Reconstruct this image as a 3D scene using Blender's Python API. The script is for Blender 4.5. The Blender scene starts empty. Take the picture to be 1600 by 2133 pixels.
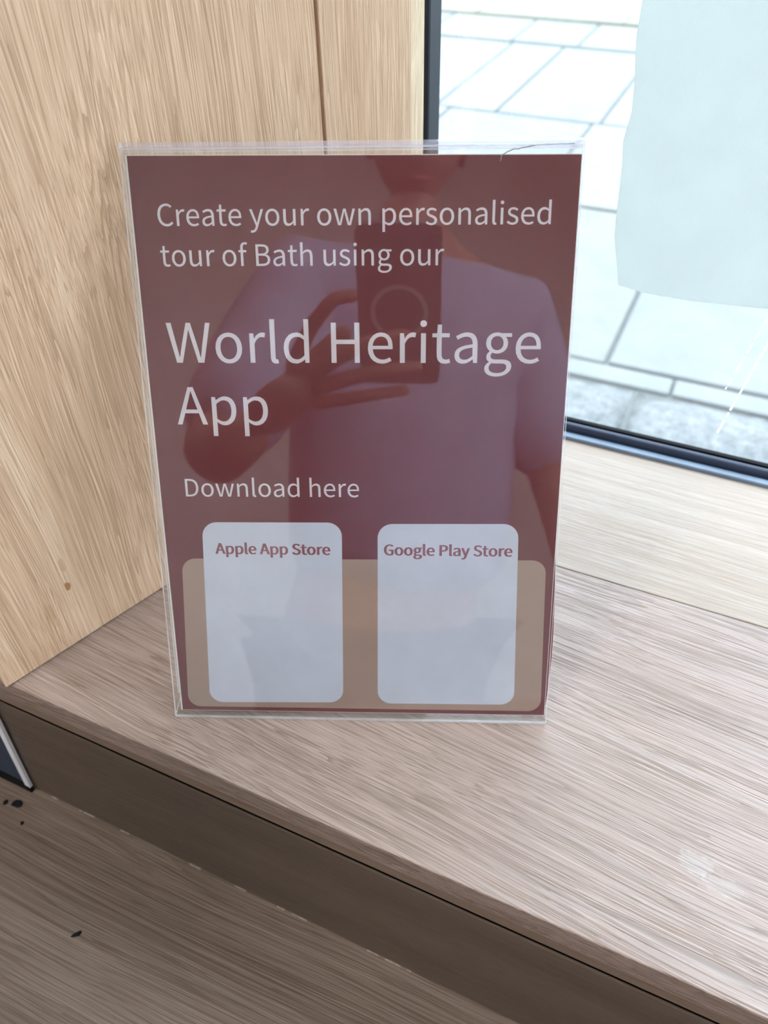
import bpy, bmesh, math, random
from mathutils import Vector, Matrix

# ------------------------------------------------------------------ camera
SC = bpy.context.scene
COL = SC.collection
cam_d = bpy.data.cameras.new('camera')
cam = bpy.data.objects.new('camera', cam_d)
COL.objects.link(cam)
right = Vector((0.909656, 0.414770, -0.022183))
fwd = Vector((-0.317187, 0.659175, -0.681822)).normalized()
right = (right - fwd * right.dot(fwd)).normalized()
down = fwd.cross(right)
cam.matrix_world = Matrix((( right.x, -down.x, -fwd.x, 0.13035),
                           ( right.y, -down.y, -fwd.y, -0.22889),
                           ( right.z, -down.z, -fwd.z, 0.41230),
                           (0, 0, 0, 1)))
cam_d.sensor_fit = 'HORIZONTAL'
cam_d.sensor_width = 36.0
cam_d.lens = 36.0 * 1684.40 / 1600.0
cam_d.clip_start = 0.01
cam_d.clip_end = 200
cam_d.dof.use_dof = True
cam_d.dof.focus_distance = 0.43
cam_d.dof.aperture_fstop = 12.0
SC.camera = cam

# ------------------------------------------------------------------ sky, sun, exposure
world = bpy.data.worlds.new('overcast_sky')
SC.world = world
world.use_nodes = True
bg = world.node_tree.nodes['Background']
bg.inputs[0].default_value = (0.85, 0.93, 1.08, 1)
bg.inputs[1].default_value = 7.8
sun_d = bpy.data.lights.new('sun', 'SUN')
sun_d.energy = 2.0
sun_d.angle = math.radians(3)
sun_d.color = (1.0, 0.93, 0.82)
sun = bpy.data.objects.new('sun', sun_d)
COL.objects.link(sun)
sun.rotation_euler = Vector((0.08, 0.515, -0.857)).to_track_quat('-Z', 'Y').to_euler()
SC.view_settings.view_transform = 'Standard'
SC.view_settings.look = 'None'
SC.view_settings.gamma = 1.0
SC.view_settings.use_curve_mapping = False
SC.view_settings.exposure = 0.0
FILL_LIGHT = 34.0          # radiance of the added fill light panels, built below

# ------------------------------------------------------------------ helpers
def link(o, parent=None):
    COL.objects.link(o)
    if parent is not None:
        o.parent = parent
    return o

def obj(name, bm, mats, parent=None, loc=None, smooth=False):
    me = bpy.data.meshes.new(name)
    bmesh.ops.recalc_face_normals(bm, faces=bm.faces)
    bm.to_mesh(me)
    bm.free()
    for m in (mats if isinstance(mats, (list, tuple)) else [mats]):
        me.materials.append(m)
    if smooth:
        for p in me.polygons:
            p.use_smooth = True
    o = bpy.data.objects.new(name, me)
    if loc is not None:
        o.location = loc
    return link(o, parent)

def empty(name, loc=(0, 0, 0), rz=0.0, parent=None):
    o = bpy.data.objects.new(name, None)
    o.location = loc
    o.rotation_euler = (0, 0, rz)
    o.empty_display_size = 0.03
    return link(o, parent)

def tag(o, label, cat, group=None, kind=None):
    o['label'] = label
    o['category'] = cat
    if group:
        o['group'] = group
    if kind:
        o['kind'] = kind
    return o

def structure(o, label=None, cat=None):
    o['kind'] = 'structure'
    if label:
        o['label'] = label
    if cat:
        o['category'] = cat
    return o

def add_box(bm, x0, x1, y0, y1, z0, z1, bev=0.0, seg=2):
    vs = [bm.verts.new(p) for p in ((x0, y0, z0), (x1, y0, z0), (x1, y1, z0), (x0, y1, z0),
                                    (x0, y0, z1), (x1, y0, z1), (x1, y1, z1), (x0, y1, z1))]
    fs = [bm.faces.new([vs[i] for i in q]) for q in ((0, 3, 2, 1), (4, 5, 6, 7), (0, 1, 5, 4),
                                                     (1, 2, 6, 5), (2, 3, 7, 6), (3, 0, 4, 7))]
    if bev > 0:
        es = list({e for f in fs for e in f.edges})
        bmesh.ops.bevel(bm, geom=es, offset=bev, segments=seg, affect='EDGES', profile=0.5)
    return bm

def box(name, mats, x0, x1, y0, y1, z0, z1, bev=0.0, parent=None, seg=2):
    return obj(name, add_box(bmesh.new(), x0, x1, y0, y1, z0, z1, bev, seg), mats, parent)

def prism(bm, pts, fn0, fn1):
    """closed prism between the outlines fn0(p) and fn1(p)"""
    a = [bm.verts.new(fn0(p)) for p in pts]
    b = [bm.verts.new(fn1(p)) for p in pts]
    f0 = bm.faces.new(a[::-1])
    f1 = bm.faces.new(b)
    n = len(pts)
    for i in range(n):
        bm.faces.new((a[i], a[(i + 1) % n], b[(i + 1) % n], b[i]))
    return f0, f1

# ------------------------------------------------------------------ materials
def new_mat(name):
    m = bpy.data.materials.new(name)
    m.use_nodes = True
    nt = m.node_tree
    nt.nodes.clear()
    out = nt.nodes.new('ShaderNodeOutputMaterial')
    return m, nt, out

class NT:
    """small node helper"""
    def __init__(s, nt):
        s.nt = nt
    def n(s, typ, **kw):
        nd = s.nt.nodes.new(typ)
        for k, v in kw.items():
            setattr(nd, k, v)
        return nd
    def l(s, a, b):
        s.nt.links.new(a, b)
    def val(s, sock, v):
        if hasattr(v, 'is_linked') or hasattr(v, 'links'):
            s.l(v, sock)
        else:
            sock.default_value = v
    def math(s, op, a, b=0.0, c=None, clamp=False):
        nd = s.n('ShaderNodeMath', operation=op, use_clamp=clamp)
        s.val(nd.inputs[0], a)
        s.val(nd.inputs[1], b)
        if c is not None:
            s.val(nd.inputs[2], c)
        return nd.outputs[0]
    def ramp(s, fac, stops):
        nd = s.n('ShaderNodeValToRGB')
        cr = nd.color_ramp
        while len(cr.elements) < len(stops):
            cr.elements.new(0.5)
        for e, (p, c) in zip(cr.elements, stops):
            e.position = p
            e.color = (*c, 1) if len(c) == 3 else c
        s.l(fac, nd.inputs[0])
        return nd.outputs[0]
    def rng(s, fac, a, b, c=0.0, d=1.0):
        nd = s.n('ShaderNodeMapRange')
        s.l(fac, nd.inputs[0])
        for i, v in enumerate((a, b, c, d)):
            nd.inputs[i + 1].default_value = v
        return nd.outputs[0]
    def mix(s, fac, a, b, blend='MIX'):
        nd = s.n('ShaderNodeMix', data_type='RGBA', blend_type=blend)
        s.val(nd.inputs[0], fac)
        for i, v in ((6, a), (7, b)):
            if isinstance(v, tuple):
                nd.inputs[i].default_value = (*v, 1)
            else:
                s.l(v, nd.inputs[i])
        return nd.outputs[2]
    def noise(s, vec, scale=1.0, detail=3.0, rough=0.5, dist=0.0):
        nd = s.n('ShaderNodeTexNoise')
        s.l(vec, nd.inputs['Vector'])
        nd.inputs['Scale'].default_value = scale
        nd.inputs['Detail'].default_value = detail
        nd.inputs['Roughness'].default_value = rough
        nd.inputs['Distortion'].default_value = dist
        return nd.outputs[0]
    def mapping(s, vec, scale, loc=(0, 0, 0), rot=(0, 0, 0)):
        nd = s.n('ShaderNodeMapping')
        s.l(vec, nd.inputs[0])
        nd.inputs[1].default_value = loc
        nd.inputs[2].default_value = rot
        nd.inputs[3].default_value = scale
        return nd.outputs[0]

def wood(name, tones, pore, axis='X', grain_rot=0.0, pore_amt=0.75, rough=0.45, spec=0.5,
         bump=0.35, warp=0.010, seed=0.0, broad=0.5, spots=(), coat=0.0, fine=1250.0, along=22.0, pw=1.0):
    """oak: coordinates with grain along local x after the rotation"""
    m, nt, out = new_mat(name)
    g = NT(nt)
    tc = g.n('ShaderNodeTexCoord').outputs['Object']
    rot = (0, 0, grain_rot)
    if axis == 'Z':
        v = g.mapping(tc, (1, 1, 1), rot=(0, math.pi / 2, 0))   # local z becomes x
    else:
        v = g.mapping(tc, (1, 1, 1), rot=rot)
    v = g.mapping(v, (1, 1, 1), loc=(seed, seed * 0.7, seed * 1.3))
    # slow sideways waviness of the fibres
    wn = g.n('ShaderNodeTexNoise')
    g.l(g.mapping(v, (2.4, 8, 8)), wn.inputs['Vector'])
    wn.inputs['Scale'].default_value = 1.0
    wn.inputs['Detail'].default_value = 2.0
    sub = g.n('ShaderNodeVectorMath', operation='SUBTRACT')
    g.l(wn.outputs['Color'], sub.inputs[0]); sub.inputs[1].default_value = (0.5, 0.5, 0.5)
    scl = g.n('ShaderNodeVectorMath', operation='MULTIPLY')
    g.l(sub.outputs[0], scl.inputs[0]); scl.inputs[1].default_value = (0, warp * 4, warp * 4)
    add = g.n('ShaderNodeVectorMath', operation='ADD')
    g.l(v, add.inputs[0]); g.l(scl.outputs[0], add.inputs[1])
    w = add.outputs[0]
    big = g.noise(g.mapping(w, (1.6, 20, 20)), detail=3)
    mid = g.noise(g.mapping(w, (1.5, 120, 120)), detail=5, rough=0.7)
    p1 = g.noise(g.mapping(w, (along * 1.0, fine, fine)), detail=1.5, rough=0.5)
    # growth-ring lines: narrow contours of a strongly stretched noise
    def rings(sc, mul, loc, width):
        n_ = g.noise(g.mapping(w, (sc[0], sc[1], sc[1]), loc=loc), detail=2.0, rough=0.45)
        return g.rng(g.math('FRACT', g.math('MULTIPLY', n_, mul)), 0.0, width, 1.0, 0.0)
    l1 = rings((along * 0.040, fine * 0.055), 15.0, (3, 1, 2), 0.42)
    l2 = rings((along * 0.085, fine * 0.14), 12.0, (5, 7, 1), 0.38)
    tone = g.math('ADD', g.math('MULTIPLY', big, broad), g.math('MULTIPLY', mid, 1 - broad))
    base = g.ramp(tone, [(0.30, tones[0]), (0.5, tones[1]), (0.70, tones[2])])
    d1 = g.rng(p1, 0.56, 0.66 / pw)
    patch = g.rng(g.noise(g.mapping(w, (5, 80, 80), loc=(9, 9, 9)), detail=3), 0.34, 0.62, 0.15, 1.0)
    patch2 = g.rng(g.noise(g.mapping(w, (6, 70, 70), loc=(2, 5, 9)), detail=3), 0.38, 0.60, 0.1, 1.0)
    ln_ = g.math('MAXIMUM', g.math('MULTIPLY', l1, patch), g.math('MULTIPLY', l2, patch2))
    pores = g.math('MAXIMUM', g.math('MULTIPLY', d1, 0.75), ln_, clamp=True)
    light = g.rng(p1, 0.34, 0.46, 1.0, 0.0)
    c = g.mix(g.math('MULTIPLY', light, 0.30), base, tuple(min(1, t * 1.3) for t in tones[2]))
    c = g.mix(g.math('MULTIPLY', pores, pore_amt), c, pore)
    for (px, py, pz, rx, ry, rz, col, amt) in spots:
        sm = g.mapping(tc, (1 / rx, 1 / ry, 1 / rz), loc=(-px / rx, -py / ry, -pz / rz))
        ln = g.n('ShaderNodeVectorMath', operation='LENGTH')
        g.l(sm, ln.inputs[0])
        jit = g.math('ADD', ln.outputs['Value'], g.rng(g.noise(tc, 180, 2), 0.3, 0.7, -0.35, 0.35))
        c = g.mix(g.math('MULTIPLY', g.rng(jit, 0.75, 1.05, 1.0, 0.0), amt), c, col)
    b = g.n('ShaderNodeBsdfPrincipled')
    g.l(c, b.inputs['Base Color'])
    g.l(g.rng(mid, 0.3, 0.7, rough - 0.06, rough + 0.08), b.inputs['Roughness'])
    b.inputs['Specular IOR Level'].default_value = spec
    if coat:
        b.inputs['Coat Weight'].default_value = coat
        b.inputs['Coat Roughness'].default_value = 0.35
    bp = g.n('ShaderNodeBump')
    bp.inputs['Strength'].default_value = bump
    bp.inputs['Distance'].default_value = 0.0006
    h = g.math('SUBTRACT', g.math('MULTIPLY', light, 0.5), pores)
    g.l(h, bp.inputs['Height'])
    g.l(bp.outputs[0], b.inputs['Normal'])
    g.l(b.outputs[0], out.inputs[0])
    return m

def plain(name, col, rough=0.5, spec=0.5, metal=0.0, var=0.0, vscale=30.0, bump=0.0):
    m, nt, out = new_mat(name)
    g = NT(nt)
    b = g.n('ShaderNodeBsdfPrincipled')
    tc = g.n('ShaderNodeTexCoord').outputs['Object']
    nz = g.noise(tc, vscale, 4, 0.6)
    c = g.mix(g.rng(nz, 0.3, 0.7), tuple(v * (1 - var) for v in col), tuple(min(1, v * (1 + var)) for v in col))
    g.l(c, b.inputs['Base Color'])
    b.inputs['Roughness'].default_value = rough
    b.inputs['Specular IOR Level'].default_value = spec
    b.inputs['Metallic'].default_value = metal
    if bump:
        bp = g.n('ShaderNodeBump')
        bp.inputs['Strength'].default_value = bump
        bp.inputs['Distance'].default_value = 0.002
        g.l(nz, bp.inputs['Height'])
        g.l(bp.outputs[0], b.inputs['Normal'])
    g.l(b.outputs[0], out.inputs[0])
    return m

def clear(name, tint, ior=1.49, rough=0.0, haze=0.0, haze_col=(0.9, 0.9, 0.92), scratch=0.0):
    """clear sheet: straight-through transmission plus a Fresnel reflection at every face"""
    m, nt, out = new_mat(name)
    g = NT(nt)
    geo = g.n('ShaderNodeNewGeometry')
    i = g.math('ADD', g.math('MULTIPLY', geo.outputs['Backfacing'], 1 / ior - ior), ior)
    fr = g.n('ShaderNodeFresnel')
    g.l(i, fr.inputs[0])
    t = g.n('ShaderNodeBsdfTransparent')
    t.inputs[0].default_value = (*tint, 1)
    gl = g.n('ShaderNodeBsdfGlossy')
    gl.inputs['Roughness'].default_value = rough
    gl.inputs['Color'].default_value = (1, 1, 1, 1)
    mx = g.n('ShaderNodeMixShader')
    g.l(fr.outputs[0], mx.inputs[0]); g.l(t.outputs[0], mx.inputs[1]); g.l(gl.outputs[0], mx.inputs[2])
    res = mx.outputs[0]
    if haze or scratch:
        tc = g.n('ShaderNodeTexCoord').outputs['Object']
        f = g.rng(g.noise(tc, 22, 5, 0.65), 0.35, 0.75, haze * 0.6, haze * 1.4)
        if scratch:
            s1 = g.rng(g.noise(g.mapping(tc, (260, 2200, 2200), rot=(0.3, 0.2, 0.5)), 1, 2, 0.6), 0.70, 0.76)
            s2 = g.rng(g.noise(tc, 1500, 2, 0.6), 0.72, 0.78)
            f = g.math('ADD', f, g.math('MULTIPLY', g.math('MAXIMUM', s1, s2), scratch), clamp=True)
        df = g.n('ShaderNodeBsdfDiffuse')
        df.inputs[0].default_value = (*haze_col, 1)
        tr = g.n('ShaderNodeBsdfTranslucent')
        tr.inputs[0].default_value = (*haze_col, 1)
        m2 = g.n('ShaderNodeMixShader'); m2.inputs[0].default_value = 0.5
        g.l(df.outputs[0], m2.inputs[1]); g.l(tr.outputs[0], m2.inputs[2])
        m3 = g.n('ShaderNodeMixShader')
        g.l(f, m3.inputs[0]); g.l(res, m3.inputs[1]); g.l(m2.outputs[0], m3.inputs[2])
        res = m3.outputs[0]
    g.l(res, out.inputs[0])
    return m

def sheet_mat(name, col, trans=0.4, tcol=None, rough=0.6, var=0.03, vscale=60.0, spec=0.0, bump=0.0):
    """paper or print: diffuse in front, light glowing through from behind"""
    m, nt, out = new_mat(name)
    g = NT(nt)
    tc = g.n('ShaderNodeTexCoord').outputs['Object']
    nz = g.rng(g.noise(tc, vscale, 4, 0.6), 0.3, 0.7, 1 - var, 1 + var)
    def tinted(c):
        nd = g.n('ShaderNodeVectorMath', operation='SCALE')
        nd.inputs[0].default_value = c
        g.l(nz, nd.inputs['Scale'])
        return nd.outputs[0]
    df = g.n('ShaderNodeBsdfDiffuse'); g.l(tinted(col), df.inputs[0])
    tr = g.n('ShaderNodeBsdfTranslucent'); g.l(tinted(tcol or col), tr.inputs[0])
    mx = g.n('ShaderNodeMixShader'); mx.inputs[0].default_value = trans
    g.l(df.outputs[0], mx.inputs[1]); g.l(tr.outputs[0], mx.inputs[2])
    if bump:
        bp = g.n('ShaderNodeBump')
        bp.inputs['Strength'].default_value = bump
        bp.inputs['Distance'].default_value = 0.001
        g.l(g.noise(tc, 500, 3, 0.6), bp.inputs['Height'])
        g.l(bp.outputs[0], df.inputs['Normal']); g.l(bp.outputs[0], tr.inputs['Normal'])
    g.l(mx.outputs[0], out.inputs[0])
    return m

OAK = ((0.24, 0.172, 0.143), (0.295, 0.215, 0.180), (0.35, 0.262, 0.222))
OAKW = ((0.55, 0.37, 0.235), (0.64, 0.45, 0.30), (0.72, 0.54, 0.385))
OAKR = ((0.30, 0.25, 0.21), (0.34, 0.285, 0.24), (0.38, 0.325, 0.28))
M = {}
M['wall1'] = wood('oak_wall_board', OAKW, (0.30, 0.175, 0.09), axis='Z', warp=0.009, rough=0.5, spec=0.35,
                  bump=0.35, seed=1.0, pore_amt=0.62, along=22, fine=1150,
                  spots=[(0.0819, 0, 0.0478, 0.0022, 0.05, 0.0042, (0.30, 0.13, 0.03), 0.85),
                         (0.0838, 0, 0.0650, 0.0018, 0.05, 0.007, (0.42, 0.25, 0.12), 0.5),
                         (0.066, 0, 0.034, 0.003, 0.05, 0.012, (0.45, 0.28, 0.13), 0.35)])
M['wall2'] = wood('oak_wall_board_narrow', OAKW, (0.33, 0.21, 0.12), axis='Z', warp=0.008, rough=0.5, spec=0.35,
                  bump=0.3, seed=4.2, pore_amt=0.55, along=22, fine=1150)
M['wall3'] = wood('pale_oak_strip', ((0.66, 0.52, 0.34), (0.72, 0.58, 0.40), (0.78, 0.66, 0.48)), (0.45, 0.32, 0.18),
                  axis='Z', warp=0.01, seed=7.7, pore_amt=0.35)
M['ledge1'] = wood('oak_ledge_front', OAK, (0.13, 0.08, 0.05), grain_rot=math.radians(4.5), warp=0.006,
                   rough=0.42, spec=0.95, bump=0.6, seed=2.3, pore_amt=0.92,
                   spots=[(0.1919, -0.0057, 0, 0.010, 0.006, 0.05, (0.50, 0.49, 0.48), 0.22),
                          (0.206, -0.0115, 0, 0.012, 0.005, 0.05, (0.50, 0.49, 0.48), 0.15)])
M['ledge2'] = wood('oak_ledge_rear', OAKR, (0.30, 0.21, 0.14), grain_rot=math.radians(2), warp=0.006,
                   rough=0.42, spec=0.3, bump=0.3, seed=5.1, pore_amt=0.45)
M['lip'] = wood('oak_lip', ((0.16, 0.108, 0.078), (0.19, 0.132, 0.097), (0.23, 0.162, 0.122)), (0.16, 0.10, 0.06),
                warp=0.004, seed=6.6, pore_amt=0.4, bump=0.2)
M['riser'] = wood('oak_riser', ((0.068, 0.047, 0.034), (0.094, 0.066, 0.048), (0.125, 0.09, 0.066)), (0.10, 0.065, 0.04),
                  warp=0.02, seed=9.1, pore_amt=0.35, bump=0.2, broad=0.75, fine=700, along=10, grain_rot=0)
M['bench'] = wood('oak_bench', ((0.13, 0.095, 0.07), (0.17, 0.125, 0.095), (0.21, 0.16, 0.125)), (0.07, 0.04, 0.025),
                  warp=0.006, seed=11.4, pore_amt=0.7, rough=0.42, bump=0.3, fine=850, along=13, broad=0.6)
M['gap'] = plain('dark_joint', (0.02, 0.014, 0.01), rough=0.9)
M['plaster'] = plain('painted_plaster', (0.74, 0.71, 0.67), rough=0.8, var=0.05)
M['ceiling'] = plain('ceiling_paint', (0.75, 0.73, 0.70), rough=0.9, var=0.03)
M['carpet'] = plain('dark_floor', (0.10, 0.09, 0.085), rough=0.8, var=0.2)
M['black'] = plain('black_frame_paint', (0.012, 0.014, 0.018), rough=0.35, var=0.1)
M['slate'] = plain('slate_blue_frame_paint', (0.035, 0.05, 0.09), rough=0.33, var=0.08)
M['post'] = plain('slate_paint_shaded', (0.016, 0.020, 0.028), rough=0.45, spec=0.18, var=0.08)  # darker copy of the slate paint; shade of the side-facing post put into colour
M['gasket'] = plain('black_rubber_gasket', (0.006, 0.006, 0.007), rough=0.7, spec=0.1)
M['seal'] = plain('grey_blue_seal', (0.16, 0.22, 0.30), rough=0.3, var=0.15)
M['glass'] = clear('tinted_window_glass', (0.935, 0.985, 0.982), ior=1.5)
M['acrylic'] = clear('clear_acrylic', (0.985, 0.985, 0.98), ior=1.49, haze=0.018, scratch=0.10)
M['edge'] = clear('acrylic_cut_edge', (0.9, 0.9, 0.9), ior=1.49, rough=0.25, haze=0.5, haze_col=(0.95, 0.95, 0.97))
M['poster'] = sheet_mat('window_poster_back', (0.85, 0.87, 0.86), trans=0.62, tcol=(0.56, 0.61, 0.60), var=0.02, vscale=25, bump=0.25)

# ------------------------------------------------------------------ pavement outside
G_Z = -0.75
def stone(name, cols, scale=9.0, bump=0.3, seed=0.0, fine=0.3):
    m, nt, out = new_mat(name)
    g = NT(nt)
    tc = g.mapping(g.n('ShaderNodeTexCoord').outputs['Object'], (1, 1, 1), loc=(seed, seed, seed))
    a = g.noise(tc, scale, 5, 0.6)
    f = g.noise(tc, scale * 9, 4, 0.6)
    t = g.math('ADD', g.math('MULTIPLY', a, 1 - fine), g.math('MULTIPLY', f, fine))
    c = g.ramp(t, [(0.36, cols[0]), (0.5, cols[1]), (0.64, cols[2])])
    b = g.n('ShaderNodeBsdfPrincipled')
    g.l(c, b.inputs['Base Color'])
    b.inputs['Roughness'].default_value = 0.75
    bp = g.n('ShaderNodeBump')
    bp.inputs['Strength'].default_value = bump
    bp.inputs['Distance'].default_value = 0.01
    g.l(t, bp.inputs['Height'])
    g.l(bp.outputs[0], b.inputs['Normal'])
    g.l(b.outputs[0], out.inputs[0])
    return m
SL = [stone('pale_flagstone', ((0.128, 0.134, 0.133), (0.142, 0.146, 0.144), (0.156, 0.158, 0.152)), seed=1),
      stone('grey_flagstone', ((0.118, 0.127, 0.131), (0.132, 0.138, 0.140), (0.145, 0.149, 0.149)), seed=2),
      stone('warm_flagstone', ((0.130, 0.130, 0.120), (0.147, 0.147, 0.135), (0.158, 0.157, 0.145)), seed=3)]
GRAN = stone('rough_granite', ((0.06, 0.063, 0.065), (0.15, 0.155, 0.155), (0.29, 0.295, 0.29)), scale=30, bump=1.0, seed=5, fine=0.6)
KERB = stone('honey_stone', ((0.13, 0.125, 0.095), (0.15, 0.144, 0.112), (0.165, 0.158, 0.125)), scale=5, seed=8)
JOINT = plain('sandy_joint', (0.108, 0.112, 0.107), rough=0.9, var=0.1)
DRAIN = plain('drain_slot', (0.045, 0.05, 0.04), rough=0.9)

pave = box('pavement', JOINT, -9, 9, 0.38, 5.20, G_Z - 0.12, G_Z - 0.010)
structure(pave, 'grey flagstone pavement outside the window')
rnd = random.Random(4)
courses = [(1.640, 2.590, [-3.3, -2.4, -1.5, -0.74, -0.115, 0.60, 1.3, 2.1, 3.0], 0),
           (2.600, 3.460, [-3.5, -2.7, -1.88, -1.25, -0.60, 0.12, 0.8, 1.6, 2.6], 0),
           (3.470, 4.610, [-3.8, -3.1, -2.3, -1.86, -1.325, -1.04, -0.57, 0.05, 0.7, 1.5, 2.4], 0),
           (4.675, 5.180, [-3.8, -3.2, -2.5, -1.88, -1.36, -0.98, -0.50, 0.1, 0.8, 1.6, 2.4], 0)]
for (y0, y1, xs, k) in courses:
    for xa, xb in zip(xs[:-1], xs[1:]):
        dz = rnd.uniform(-0.002, 0.002)
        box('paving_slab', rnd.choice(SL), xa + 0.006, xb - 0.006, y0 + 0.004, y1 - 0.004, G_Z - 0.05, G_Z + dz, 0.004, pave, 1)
for xa, xb in ((-1.4, -0.7), (-0.7, 0.062), (0.062, 0.85), (0.85, 1.7)):
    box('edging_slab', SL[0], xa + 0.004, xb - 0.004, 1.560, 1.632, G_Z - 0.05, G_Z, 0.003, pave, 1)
# drain channel edge
box('drain_cover', DRAIN, -5, 4, 4.618, 4.668, G_Z - 0.05, G_Z - 0.006, 0, pave)
# rough granite blocks at the foot of the facade
def rough_block(x0, x1, y0, y1, z0, z1, seed):
    bm = bmesh.new()
    r = random.Random(seed)
    nx, ny = max(2, int((x1 - x0) / 0.035)), 9
    g_ = []
    for i in range(nx + 1):
        row = []
        for j in range(ny + 1):
            x = x0 + (x1 - x0) * i / nx
            y = y0 + (y1 - y0) * j / ny
            ed = (i in (0, nx)) or (j in (0, ny))
            z = z1 - (0.02 if ed else 0) + r.uniform(-0.006, 0.006)
            if j == ny:
                y += r.uniform(-0.012, 0.008)
            row.append(bm.verts.new((x, y, z)))
        g_.append(row)
    for i in range(nx):
        for j in range(ny):
            bm.faces.new((g_[i][j], g_[i + 1][j], g_[i + 1][j + 1], g_[i][j + 1]))
    lo = [bm.verts.new((v.co.x, v.co.y, z0)) for v in (g_[0][0], g_[nx][0], g_[nx][ny], g_[0][ny])]
    bm.faces.new((lo[0], lo[1]) + tuple(g_[i][0] for i in range(nx, -1, -1)))
    bm.faces.new((lo[1], lo[2]) + tuple(g_[nx][j] for j in range(ny, -1, -1)))
    bm.faces.new((lo[2], lo[3]) + tuple(g_[i][ny] for i in range(0, nx + 1)))
    bm.faces.new((lo[3], lo[0]) + tuple(g_[0][j] for j in range(0, ny + 1)))
    bm.faces.new(lo[::-1])
    return obj('granite_block', bm, GRAN, pave, smooth=True)
for i, (xa, xb) in enumerate(((-1.5, -0.75), (-0.74, -0.022), (-0.010, 0.86), (0.87, 1.7))):
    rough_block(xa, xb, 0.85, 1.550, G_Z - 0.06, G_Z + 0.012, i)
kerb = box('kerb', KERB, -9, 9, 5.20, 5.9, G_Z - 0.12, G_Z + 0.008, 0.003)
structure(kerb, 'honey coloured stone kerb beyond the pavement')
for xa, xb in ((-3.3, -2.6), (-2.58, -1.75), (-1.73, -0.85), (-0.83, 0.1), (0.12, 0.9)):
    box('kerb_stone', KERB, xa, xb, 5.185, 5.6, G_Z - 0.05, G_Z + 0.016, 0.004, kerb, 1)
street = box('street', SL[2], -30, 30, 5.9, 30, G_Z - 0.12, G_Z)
structure(street, 'pale street surface beyond the kerb')

# ------------------------------------------------------------------ room shell
ROOF = 2.95
WD = Vector((0.3486, 0.9373, 0))               # direction of the splayed side wall
WN = Vector((0.9373, -0.3486, 0))              # its normal, into the recess
WO = Vector((-0.2175, -0.0897, 0))             # where its foot line starts
fl = box('floor', M['carpet'], -3, 3, -3.2, 0.37, -0.95, -0.85); structure(fl)
ce = box('ceiling', M['ceiling'], -3.1, 3.1, -3.3, 0.37, 2.6, ROOF); structure(ce)
wb = box('wall_back', M['plaster'], -3.1, 3.1, -3.3, -3.2, -0.85, 2.6); structure(wb)
wr = box('wall_right', M['plaster'], 3.0, 3.1, -3.2, 0.37, -0.85, 2.6); structure(wr)
wl = box('wall_far_left', M['plaster'], -3.1, -3.0, -3.2, 0.37, -0.85, 2.6); structure(wl)
# front wall: left pier (wedge behind the splayed oak boards), right pier, head and underwindow part
bm = bmesh.new()
a = WO + WD * 0.0265 - WN * 0.019
b_ = WO + WD * 0.405 - WN * 0.019
prism(bm, [(-3.0, -0.040), (a.x, -0.040), (a.x + 0.001, a.y + 0.012), (b_.x, b_.y), (b_.x - 0.003, 0.299), (-0.22, 0.299), (-0.22, 0.36), (-3.0, 0.36)],
      lambda p: (p[0], p[1], 0.0005), lambda p: (p[0], p[1], 2.6))
wf = obj('wall_front', bm, M['plaster']); structure(wf)
box('right_pier', M['plaster'], 2.40, 3.0, -0.04, 0.37, 0.0005, 2.6, 0, wf)
box('window_head', M['plaster'], -0.22, 2.40, 0.25, 0.37, 2.25, 2.6, 0, wf)
box('reveal_soffit', M['ceiling'], b_.x, 2.40, -0.04, 0.25, 2.25, 2.6, 0, wf)
box('outer_plinth', M['plaster'], -3.0, 3.0, 0.335, 0.37, -0.95, -0.06, 0, wf)

# unseen fill light panels, added under the ceiling to brighten the sign front
M['fill_lamp'], _nt, _out = new_mat('fill_diffuser')
_e = _nt.nodes.new('ShaderNodeEmission'); _e.inputs[0].default_value = (1.0, 0.955, 0.91, 1); _e.inputs[1].default_value = FILL_LIGHT
_nt.links.new(_e.outputs[0], _out.inputs[0])
M['white'] = plain('white_metal', (0.8, 0.8, 0.8), rough=0.4)
for i, (lx, ly) in enumerate(((-0.9, -1.3), (1.2, -1.3))):
    cl_ = empty('fill_panel', (lx, ly, 2.6))
    tag(cl_, 'unseen square fill light panel added on the %s of the room ceiling' % ('left', 'right')[i], 'light', 'added fill light panels')
    box('fill_frame', M['white'], -0.32, 0.32, -0.32, 0.32, -0.03, -0.001, 0.004, cl_)
    box('diffuser', M['fill_lamp'], -0.29, 0.29, -0.29, 0.29, -0.034, -0.0305, 0, cl_)

# splayed oak side wall
side = bpy.data.objects.new('wall_left', None)
side.matrix_world = Matrix(((WD.x, -WN.x, 0, WO.x), (WD.y, -WN.y, 0, WO.y), (0, 0, 1, 0), (0, 0, 0, 1)))
link(side)
structure(side, 'splayed oak board side wall beside the window')
# local frame: x along the foot line, y into the wall (away from the recess), z up
box('oak_board', M['wall1'], 0.0255, 0.3115, 0.0, 0.018, 0.0006, 2.249, 0.0006, side)
box('oak_board', M['wall2'], 0.3140, 0.3860, 0.0, 0.018, 0.0006, 2.249, 0.0006, side)
e = box('edge_strip', M['wall3'], 0.3864, 0.3985, 0.0012, 0.018, 0.0006, 2.249, 0.0005, side)
e['label'] = 'pale oak edge strip next to the black window frame'
box('joint_backing', M['gap'], 0.3115, 0.3140, 0.012, 0.018, 0.0006, 2.249, 0, side)

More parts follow.
